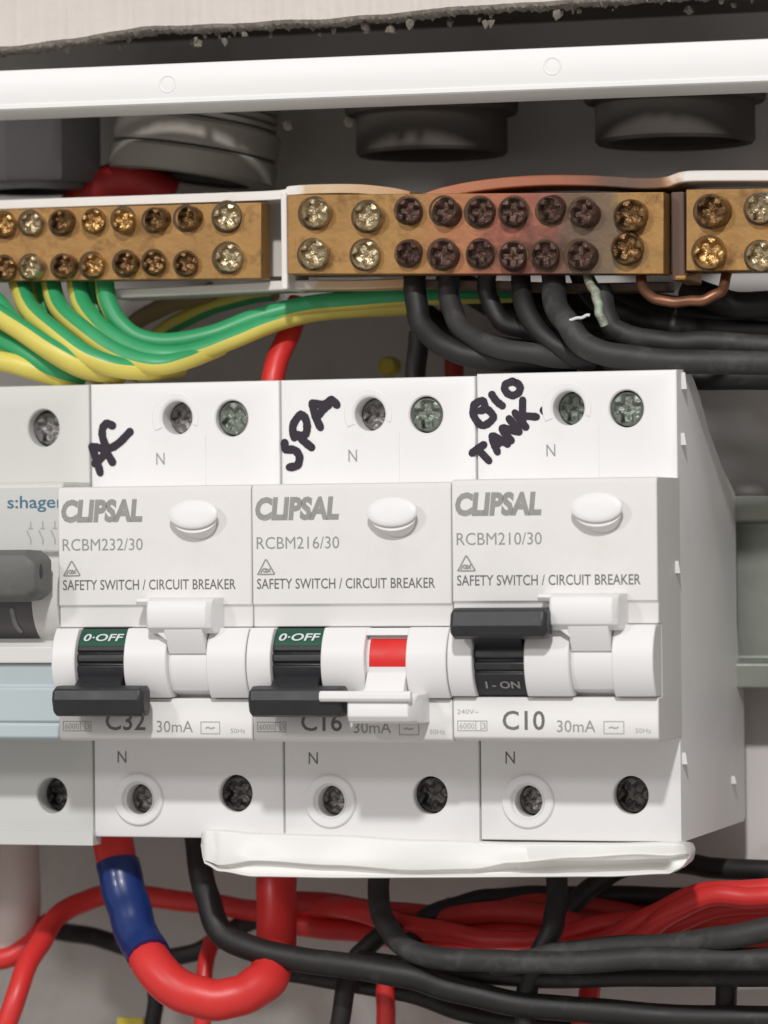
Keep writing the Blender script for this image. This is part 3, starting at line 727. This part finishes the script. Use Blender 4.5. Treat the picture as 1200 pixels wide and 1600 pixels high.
# the plastic carrier behind the bars
def carrier():
    o0 = at(0, 440, 20)
    root = empty('bar_carrier', (0, 18, o0.z-3), 'pale plastic carrier holding the brass bars, browned and melted towards the right', 'bar holder')
    rz = o0.z-3
    def sheet(name, pts, y0, y1, th, m):
        """pts: (px, py_top) ; slab following the line, thickness th mm downward"""
        P = catmull([at(x, y, y0) for x, y in pts], 6)
        bm = bmesh.new()
        L = [[(p.x, y0-18, p.z-rz), (p.x, y1-18, p.z-rz+.3), (p.x, y1-18, p.z-th-rz), (p.x, y0-18, p.z-th-rz)] for p in P]
        loft(bm, L, cap0=True, cap1=True)
        return bevel(link(name, fin(bm, name, m, angle=40), root), .25)
    sheet('top_lip', [(-60,317),(0,313),(200,306),(350,301),(438,297),(452,291),(500,288),(560,288),(610,293),(640,299)], 8, 22, 1.6, M['lip'])
    sheet('melted_lip', [(660,303),(690,293),(740,283),(800,276),(860,273),(930,274),(1000,278),(1040,276),(1065,268),(1110,266),(1280,266)], 9, 22, 1.9, M['lip'])
    sheet('bottom_lip', [(175,452),(300,446),(450,438),(560,437),(634,434)], 12, 22, 1.7, M['lip'])
    sheet('bottom_lip', [(634,436),(760,438),(900,442),(1040,440)], 15, 22, 1.6, M['carrier'])
    bm = bmesh.new(); a = at(-60,320,20); b = at(1280,300,20)
    loft(bm, [[(a.x,4,a.z-rz),(b.x,4,b.z-rz),(b.x,4,b.z-14-rz),(a.x,4,a.z-14-rz)],[(a.x,0,a.z-rz),(b.x,0,b.z-rz),(b.x,0,b.z-14-rz),(a.x,0,a.z-14-rz)]], cap0=True, cap1=True)
    link('base_plate', fin(bm, 'base_plate', M['carrier'], smooth=False), root)
    for px0, px1, yt, yb, yf in ((438,449,300,452,7.5),(1048,1070,300,438,10)):
        bm = bmesh.new(); a = at(px0, yt, yf); b = at(px1, yb, yf)
        loft(bm, [rect(a.x, b.x, b.z-rz, a.z-rz, 2), rect(a.x, b.x, b.z-rz, a.z-rz, yf-18)], cap0=True, cap1=True)
        bevel(link('divider', fin(bm, 'divider', M['lip'] if px0 < 900 else M['carrier'], smooth=False), root), .3)
    a = at(1050, 418, 7); b = at(1075, 440, 7)
    bm = bmesh.new(); loft(bm, [rect(a.x, b.x, b.z-rz, a.z-rz, 0), rect(a.x+.4, b.x-.4, b.z+.3-rz, a.z-1.4-rz, -11)], cap0=True, cap1=True)
    bevel(link('melted_foot', fin(bm, 'melted_foot', M['brass'], smooth=False), root), .3)
carrier()

# ---------------------------------------------------------------- wires
def tube(name, pts, r, m, label, cat='wire', group=None, split=None, seg=14, twist=0, parent=None, n=9, wob=.12, cap=True):
    """pts: (px, py, Y). split: (half angle of the second colour, start angle)"""
    P = catmull([at(*p) for p in pts], n)
    sd = pts[0][0]*.37 + pts[0][1]*.11
    P = [p + Vector((noise.noise(Vector((i*.13, sd, 0))), 0, noise.noise(Vector((i*.13, sd, 7)))))*.55*min(1, wob*8) for i, p in enumerate(P)]
    bm = bmesh.new(); rings = []
    up = Vector((0, -1, 0))
    for i, p in enumerate(P):
        t = (P[min(i+1,len(P)-1)] - P[max(i-1,0)]).normalized()
        u = (up - t*up.dot(t))
        if u.length < .1: u = Vector((0,0,1)) - t*t.z
        u.normalize(); v = t.cross(u)
        rr = r*(1+wob*.35*noise.noise(p*.11)); tw = twist*i/len(P)
        rings.append([bm.verts.new(p + (u*math.cos(tw+2*math.pi*k/seg) + v*math.sin(tw+2*math.pi*k/seg))*rr) for k in range(seg)])
    for a, b in zip(rings, rings[1:]):
        for k in range(seg):
            f = bm.faces.new((a[k], a[(k+1)%seg], b[(k+1)%seg], b[k]))
            if split:
                ang = (360*(k+.5)/seg - split[1] + 180) % 360 - 180
                f.material_index = 1 if abs(ang) < split[0] else 0
    if cap: bm.faces.new(rings[0]); bm.faces.new(rings[-1])
    org = P[0]
    if parent is None:
        for v in bm.verts: v.co -= org
        o = link(name, fin(bm, name, m, angle=60), None, org)
        return tag(o, label, cat, group)
    po = parent.location/MM
    for v in bm.verts: v.co -= po
    return link(name, fin(bm, name, m, angle=60), parent)
GY = [M['wire_yellow'], M['wire_green']]
EG = 'green and yellow earth wires under the left brass bar'
def earth(pts, r, label, sp=(95, 60), tw=0): tube('earth_wire', pts, r, GY, label, 'earth wire', EG, wob=.02, split=(sp[0], -sp[1]), twist=tw, seg=20)
earth([(163,432,12),(168,470,10),(185,503,9),(215,527,9),(262,535,10),(330,523,12),(400,497,15),(480,477,18),(560,469,20),(660,462,22),(800,458,26)], 1.75, 'innermost earth wire, curving from the bar away to the right', (105,70))
earth([(118,432,13),(128,475,9),(160,515,6),(205,543,5),(255,556,5),(310,549,8),(370,527,12),(440,500,17),(520,483,21),(660,474,25)], 1.85, 'second earth wire, green above yellow, sweeping up to the right', (80,80))
earth([(78,434,13),(92,480,8),(135,520,4),(185,553,3),(240,570,3),(290,562,6),(345,540,12)], 1.85, 'earth wire with a thin tan start, third from the right at the bar', (75,75))
earth([(28,436,13),(45,482,6),(85,520,2),(130,553,0),(180,573,1),(235,578,5),(280,574,12)], 1.95, 'earth wire leaving the bar at the left, mostly yellow lower down', (70,85))
earth([(-40,470,6),(0,494,2),(40,520,0),(90,553,-1),(140,576,1),(190,584,6)], 2.0, 'broad yellow earth wire crossing low at the left edge', (60,90))
earth([(-40,510,8),(0,532,4),(35,550,2),(80,576,2),(130,592,6)], 1.8, 'green-topped earth wire beneath the broad yellow one', (100,70))
earth([(-40,560,3),(10,566,1),(60,580,2),(110,594,5)], 1.9, 'lowest yellow earth wire just above the grey-white breaker', (40,110))
earth([(-40,452,12),(-5,470,6),(30,512,2),(70,545,0),(115,572,1),(160,590,5)], 1.6, 'earth wire squeezed between two broader yellow ones at the left', (85,75))
earth([(140,432,14),(150,480,13),(178,515,12),(225,540,12),(290,545,14),(350,530,16),(430,500,19),(520,486,23),(660,480,27)], 1.5, 'thin earth wire hidden partly behind the two long ones', (85,75))
earth([(55,436,14),(72,485,12),(115,530,9),(165,562,8),(220,586,10)], 1.6, 'earth wire in shade behind the tan-ended one', (75,75))
tube('khaki_wire', [(190,520,30),(230,490,28),(285,470,26),(330,455,24)], 1.7, M['wire_khaki'], 'dull khaki wire behind the earth wires', 'wire')
tube('khaki_wire', [(240,530,30),(300,492,28),(360,470,26),(430,455,24)], 1.6, GY, 'shaded green and khaki wire rising behind the earth wires', 'wire', split=(60,90))

BG = 'black neutral wires under the scorched bar'
def black(pts, r, label, m='wire_black', g=BG): tube('black_wire', pts, r*.94, M[m], label, 'wire', g)
black([(650,420,14),(650,470,12),(662,512,10),(695,540,8),(745,558,8),(820,566,10),(900,572,14)], 2.15, 'leftmost black wire leaving the scorched bar')
black([(700,420,14),(703,468,12),(722,512,9),(765,540,6),(825,550,5),(890,560,8),(960,572,14)], 2.0, 'second black wire from the left under the scorched bar', 'wire_grey')
black([(764,420,14),(762,462,14),(785,500,13),(835,520,12),(890,530,14)], 1.8, 'third black wire from the left, a short curve under the scorched bar')
black([(812,420,14),(816,468,10),(838,510,7),(878,545,6),(930,566,8)], 1.9, 'fourth black wire from the left under the scorched bar')
black([(862,420,14),(868,468,8),(885,505,4),(915,538,3),(965,556,4),(1050,564,6),(1260,566,10)], 2.3, 'thick dusty black wire running right just above the safety switches', 'wire_grey')
black([(940,455,12),(948,495,10),(975,522,10),(1040,534,10),(1120,537,11),(1260,540,14)], 2.0, 'dusty black wire running right above the thick one', 'wire_grey')
black([(905,420,16),(935,470,20),(1000,500,22),(1100,515,24),(1260,520,26)], 2.2, 'black wire in deep shade running right under the bars')
black([(640,470,44),(720,530,42),(830,548,40),(960,540,40),(1270,536,40)], 2.6, 'black wire at the very back, level with the bend of the others')
black([(730,450,36),(790,486,34),(900,505,34),(1040,516,34),(1270,520,34)], 2.5, 'black wire in shade crossing behind the corroded wire end')
black([(690,440,48),(800,470,46),(960,472,46),(1110,486,46),(1270,488,44)], 2.8, 'uppermost black wire in the dark gap below the scorched bar')
black([(960,580,30),(1040,588,28),(1140,592,28),(1270,590,28)], 2.3, 'black wire beside the top corner of the safety switch marked BIO TANK')
black([(955,462,32),(1050,490,28),(1150,500,27),(1270,498,26)], 2.5, 'black wire deep in shade between the copper link and the dusty wires')
black([(1075,450,24),(1130,470,22),(1190,478,22),(1270,470,24)], 2.6, 'upper black wire in shade at the right edge')
black([(655,520,26),(652,560,26),(650,620,26)], 2.0, 'black wire dropping straight down behind the safety switches')
tube('copper_link', [(1000,425,12),(1003,452,8),(1025,468,6),(1065,471,6),(1105,467,6),(1130,452,8),(1136,425,12)], .95, M['copper'], 'bare copper link looping between the scorched bar and the right bar', 'wire link')
tube('bare_wire_end', [(918,425,10),(925,450,7),(933,470,5),(938,490,4),(944,508,5)], .7, M['verdigris'], 'corroded bare wire end hanging under the scorched bar', 'wire end', wob=1.2)
tube('bare_wire_strand', [(888,499,2),(905,496,2),(921,494,2)], .28, M['white_print'], 'thin pale strand lying left of the corroded wire end', 'wire strand')
tube('red_wire', [(470,470,26),(455,510,24),(437,555,20),(425,600,18),(420,640,18)], 2.15, M['wire_red'], 'red wire dropping behind the safety switch marked AC', 'wire')
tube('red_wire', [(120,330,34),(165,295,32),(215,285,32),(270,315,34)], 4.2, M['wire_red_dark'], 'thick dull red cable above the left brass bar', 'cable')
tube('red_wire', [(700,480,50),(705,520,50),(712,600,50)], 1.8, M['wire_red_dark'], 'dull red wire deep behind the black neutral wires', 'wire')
bm = bmesh.new(); p = at(606, 572, 45)
loft(bm, [ell(0,3,0,1.8,1.8,20), ell(0,0,0,1.9,1.9,20), ell(0,-1,0,1.5,1.5,20), ell(0,-1.2,0,.6,.6,20)], cap1=True)
tag(link('yellow_plug', fin(bm, 'yellow_plug', M['tag_yellow']), None, p), 'small round yellow plug deep behind the safety switch marked SPA', 'plug')

# lower wires
tube('red_wire', [(432,1320,24),(432,1400,22),(432,1470,18),(424,1515,12),(395,1545,7),(345,1562,4),(290,1552,3),(248,1520,4),(218,1470,8),(196,1400,12),(182,1345,14),(172,1290,16)], 3.75, M['wire_red'], 'thick red cable looping in a U with a blue tape sleeve', 'cable', n=10)
U = bpy.data.objects[[o.name for o in bpy.data.objects if o.get('label','').startswith('thick red cable looping')][0]]
tube('blue_sleeve', [(232,1492,5.5),(218,1468,8),(206,1435,10),(196,1400,12),(188,1368,13),(184,1350,14)], 4.05, M['blue'], None, parent=U, n=8)
RG = 'red wires below the breakers'; BB = 'black wires below the breakers'
def red(pts, r, label, m='wire_red'): tube('red_wire', pts, r, M[m], label, 'wire', RG)
def blk(pts, r, label, m='wire_black'): tube('black_wire', pts, r*.93, M[m], label, 'wire', BB)
red([(430,1425,40),(360,1418,40),(270,1405,40),(180,1398,38),(120,1412,34),(80,1445,28),(50,1492,20),(25,1555,14),(-5,1640,12)], 2.0, 'red wire arching behind the blue sleeve and down to the lower left corner')
red([(-40,1505,28),(0,1500,28),(40,1478,30),(80,1440,34)], 2.1, 'short red wire entering at the left edge')
blk([(60,1455,48),(110,1458,46),(170,1470,44),(240,1492,42),(300,1490,40),(350,1460,40),(420,1430,42)], 1.9, 'black wire passing behind the blue sleeve')
blk([(306,1290,20),(312,1340,18),(322,1400,14),(345,1455,12),(400,1485,11),(500,1503,11),(620,1522,12),(700,1544,14),(800,1566,16),(950,1582,18),(1100,1590,20),(1270,1592,22)], 2.5, 'thick black cable curving down from the safety switch marked AC and away right')
blk([(592,1330,22),(594,1400,20),(606,1450,16),(645,1484,12),(720,1500,10),(820,1503,9),(950,1500,9),(1080,1497,9),(1270,1500,9)], 2.15, 'dusty black cable bending from the middle safety switch to the right edge', 'wire_grey')
blk([(620,1440,26),(585,1470,24),(555,1500,22),(538,1550,20),(528,1640,20)], 1.9, 'black wire branching down and left under the middle safety switch')
blk([(872,1330,22),(870,1400,20),(862,1450,18),(840,1500,17),(824,1550,18),(818,1640,18)], 2.1, 'black wire dropping straight from the safety switch marked BIO TANK')
blk([(1010,1345,34),(950,1368,34),(905,1400,32),(872,1440,30),(850,1480,28)], 2.0, 'black wire curving down left from under the white tape strip')
blk([(1000,1340,48),(1075,1350,46),(1130,1356,44),(1270,1364,42)], 2.1, 'black wire leaving right just below the white tape strip')
blk([(640,1475,26),(660,1440,30),(720,1412,34),(790,1400,36),(900,1398,38),(1040,1402,40),(1270,1400,42)], 1.9, 'black wire arching over the red bundle', 'wire_black')
blk([(560,1500,20),(660,1512,20),(760,1524,18),(900,1528,18),(1080,1526,18),(1270,1528,18)], 1.9, 'black wire tucked under the dusty cable towards the right edge')
blk([(400,1515,26),(500,1530,26),(620,1550,26),(720,1580,28),(850,1602,30),(1000,1615,30),(1270,1620,30)], 1.8, 'black wire hugging the underside of the thick black cable')
blk([(1140,1520,24),(1134,1560,24),(1130,1640,24)], 2.1, 'short black wire crossing the bottom at the far right')
blk([(245,1545,34),(240,1590,34),(238,1640,34)], 1.7, 'short black wire under the thick red loop')
blk([(770,1506,16),(840,1496,14),(900,1487,14),(1000,1480,12),(1090,1470,10),(1150,1462,8),(1270,1440,8)], 2.3, 'dusty green-black cable rising to the right edge', 'wire_grey')
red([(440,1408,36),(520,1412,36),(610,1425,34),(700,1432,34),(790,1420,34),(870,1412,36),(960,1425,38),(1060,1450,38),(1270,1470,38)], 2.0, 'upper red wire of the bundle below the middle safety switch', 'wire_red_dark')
red([(440,1445,38),(520,1452,36),(600,1460,34),(700,1480,28),(800,1486,26),(900,1482,26),(960,1465,26),(1020,1430,24),(1090,1400,22),(1160,1392,22),(1270,1388,22)], 2.1, 'red wire sweeping from the bundle up to the right edge')
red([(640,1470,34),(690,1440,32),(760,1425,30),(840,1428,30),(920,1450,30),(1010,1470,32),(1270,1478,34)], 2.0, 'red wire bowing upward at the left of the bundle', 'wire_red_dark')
red([(700,1465,32),(780,1456,32),(860,1458,32),(930,1465,30),(1000,1468,28),(1060,1440,26),(1130,1416,26),(1270,1412,26)], 2.0, 'lower red wire of the pair leaving at the right edge')
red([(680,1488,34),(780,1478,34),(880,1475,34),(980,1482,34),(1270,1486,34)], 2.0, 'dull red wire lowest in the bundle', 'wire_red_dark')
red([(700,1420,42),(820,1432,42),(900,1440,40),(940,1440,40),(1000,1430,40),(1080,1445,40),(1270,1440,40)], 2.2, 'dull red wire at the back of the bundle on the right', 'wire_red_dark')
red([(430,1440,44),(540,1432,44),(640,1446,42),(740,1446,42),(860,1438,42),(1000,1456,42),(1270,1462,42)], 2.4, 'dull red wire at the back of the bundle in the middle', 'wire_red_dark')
red([(428,1412,40),(500,1416,36),(560,1425,30),(640,1446,28),(740,1466,26),(820,1470,26),(900,1455,28),(980,1440,30),(1270,1430,34)], 2.0, 'red wire dipping through the middle of the bundle')
red([(930,1490,28),(1000,1462,24),(1050,1425,21),(1110,1402,20),(1180,1400,20),(1270,1404,20)], 1.9, 'red wire crossing over the bundle and out at the right', 'wire_red')
red([(603,1530,24),(603,1570,24),(604,1640,24)], 1.75, 'red wire dropping out of the bottom near the middle')
red([(924,1535,26),(915,1575,24),(905,1640,24)], 1.9, 'red wire dropping out of the bottom at the right')
red([(330,1470,34),(322,1510,30),(318,1560,28),(312,1640,28)], 1.6, 'thin red wire seen inside the thick red loop')
tube('pale_conduit', [(28,1300,34),(26,1380,32),(22,1440,32),(15,1480,32)], 4.6, M['tube_pale'], 'pale pinkish plastic conduit at the lower left', 'conduit')
bm = bmesh.new(); p = at(203, 1597, 40); box(bm, -2.6, 2.6, 0, 1, -2, .8)
tag(link('yellow_tag', fin(bm, 'yellow_tag', M['tag_yellow'], smooth=False), None, p), 'small yellow tag at the bottom left edge', 'tag')

# ---------------------------------------------------------------- folded white tape strip under the safety switches
def tape():
    bm = bmesh.new(); N = 150; rings = []
    top = [(310,1303),(318,1297),(345,1298),(400,1303),(520,1306),(650,1313),(800,1318),(950,1319),(1045,1317),(1064,1318),(1072,1326)]
    bot = [(310,1322),(318,1350),(345,1362),(400,1370),(520,1372),(650,1372),(800,1371),(950,1370),(1045,1366),(1064,1358),(1072,1346)]
    fold = [(310,1320),(318,1345),(345,1352),(400,1345),(520,1352),(650,1360),(740,1358),(800,1349),(900,1341),(1000,1336),(1045,1338),(1072,1336)]
    def ev(L, x):
        for a, b in zip(L, L[1:]):
            if a[0] <= x <= b[0]:
                t = (x-a[0])/(b[0]-a[0]); t = t*t*(3-2*t); return a[1]+(b[1]-a[1])*t
    for k in range(N+1):
        x = 310 + 762*k/N
        zt, zb, zf = (at(x, ev(q, x), -3).z for q in (top, bot, fold))
        X = at(x, 1330, -3).x
        e = min(1, (x-306)/26, (1078-x)/22); e = max(.12, e)**.5
        n = lambda s, a=1: a*noise.noise(Vector((X*.09, s, 1.7)))
        h = zt-zb
        gap = max(0, min(1, (x-760)/90))*max(0, min(1, (1048-x)/14))
        pinch = math.exp(-((x-333)/7)**2)*.9 - math.exp(-((x-321)/5)**2)*.5
        yt = -3.3*e + n(1,.5) + pinch*.4; ym = -3.0*e + n(2,.7) + pinch; yf = -3.7*e + n(3,.4) + pinch*.6
        pr = [(8*e, zt-.6), (2*e, zt), (yt+.5, zt+.02), (yt+.12, zt-.10), (yt, zt-.35), (ym, zt-.5*h), (yf, zf+.22), (yf+.08, zf+.05), (yf+.35, zf),
              (yf+1.3+gap*2.8, zf+.05), (yf+1.5+gap*3.6, (zf+zb)/2), (yf+.9+gap*2.6, zb+.45), (yf-.05, zb+.34), (yf-.2, zb+.2), (yf, zb+.04), (1*e, zb+.1), (7*e, zb+.6)]
        rings.append([bm.verts.new((X , y, z)) for y, z in pr])
    for a, b in zip(rings, rings[1:]):
        for j in range(len(a)): bm.faces.new((a[j], a[(j+1)%len(a)], b[(j+1)%len(b)], b[j]))
    bm.faces.new(rings[0]); bm.faces.new(rings[-1])
    org = rings[0][0].co.copy()
    for v in bm.verts: v.co -= org
    o = link('tape_strip', fin(bm, 'tape_strip', M['strip'], angle=78), None, org)
    tag(o, 'glossy white folded tape strip stuck under the three safety switches', 'tape')
tape()

# ---------------------------------------------------------------- conduit fittings at the top
def rings_part(name, prof, m, parent, seg=56, z0=0, facets=None):
    """lathe about Z; prof (r,z)"""
    bm = bmesh.new()
    loft(bm, [[(r*math.cos(2*math.pi*k/seg), r*math.sin(2*math.pi*k/seg), z+z0) for k in range(seg)] for r, z in prof])
    return link(name, fin(bm, name, m, angle=35), parent)
def gland(px, py, Y, r, label, m, wall=2.2, flange=True):
    p = at(px, py, Y)
    g = empty('conduit_bush', p, label, 'conduit fitting', 'grey conduit bushes hanging from the top of the enclosure')
    rings_part('collar', [(r-wall,14),(r-wall,.6),(r-wall+.6,0),(r-.5,0),(r,.6),(r,14)], m, g)
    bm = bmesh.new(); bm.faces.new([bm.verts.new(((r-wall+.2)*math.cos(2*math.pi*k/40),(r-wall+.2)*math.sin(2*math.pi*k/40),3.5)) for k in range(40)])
    link('dark_opening', fin(bm, 'dark_opening', M['void'], smooth=False), g)  # flat dark disc standing in for the shaded bore
    rings_part('lock_ring', [(r,7.5),(r+1.6,7.5),(r+2,8),(r+2,12),(r+1.5,12.5),(r,12.5)], m, g)
    return g
gland(675, 243, 38, 14.0, 'grey conduit bush above the left end of the scorched bar', M['gland'])
gland(1055, 225, 38, 14.5, 'grey conduit bush at the top right, below the cover frame', M['gland'])
# left: hexagonal dark grey coupling
p = at(52, 290, 30)
g = empty('conduit_coupling', p, 'dark grey hexagonal conduit coupling at the top left', 'conduit fitting')
rings_part('nut', [(9,0),(13,0),(13.6,.8),(13.6,18),(9,18)], M['glandA'], g, seg=8)
rings_part('sleeve', [(8,-1.2),(10.6,-1.2),(11,-.6),(11,1),(8,1)], M['glandA'], g)
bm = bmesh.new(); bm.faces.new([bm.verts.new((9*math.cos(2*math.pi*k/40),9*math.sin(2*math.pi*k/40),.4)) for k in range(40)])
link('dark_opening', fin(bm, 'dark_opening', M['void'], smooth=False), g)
# tilted threaded adaptor
p = at(298, 280, 34)
g = empty('threaded_adaptor', p, 'light grey threaded conduit adaptor tilted above the left brass bar', 'conduit fitting')
g.rotation_euler = (R_(-3), R_(8.5), 0)
rings_part('flange', [(11,0),(15,0),(15.8,.7),(15.8,4.2),(15.2,4.8),(13.4,4.9)], M['glandB'], g)
rings_part('collar', [(13.4,5.0),(15.2,5.3),(15.6,5.8),(15.6,9.6),(15,10.2),(13.4,10.3)], M['glandB'], g)
rings_part('thread', [(13.4,4.6),(13.4,10.5),(14.6,10.8),(14.6,11.6),(13.4,11.9),(14.6,12.4),(14.6,13.2),(13.4,13.5),(14.6,14),(14.6,18)], M['glandB'], g)
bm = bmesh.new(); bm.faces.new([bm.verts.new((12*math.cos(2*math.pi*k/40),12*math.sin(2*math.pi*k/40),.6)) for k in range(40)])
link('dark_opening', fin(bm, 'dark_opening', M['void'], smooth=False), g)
for k, (px, py, t) in enumerate(((450,196,'left of the two'),(545,191,'right of the two'))):
    bm = bmesh.new(); bmesh.ops.create_icosphere(bm, subdivisions=2, radius=.95)
    for v in bm.verts: v.co *= 1+.25*noise.noise(v.co*1.3)
    tag(link('plaster_crumb', fin(bm, 'plaster_crumb', M['plaster']), None, at(px, py, 6)), 'small pale plaster crumb under the cover frame, %s' % t, 'crumb', 'plaster crumbs under the cover frame')
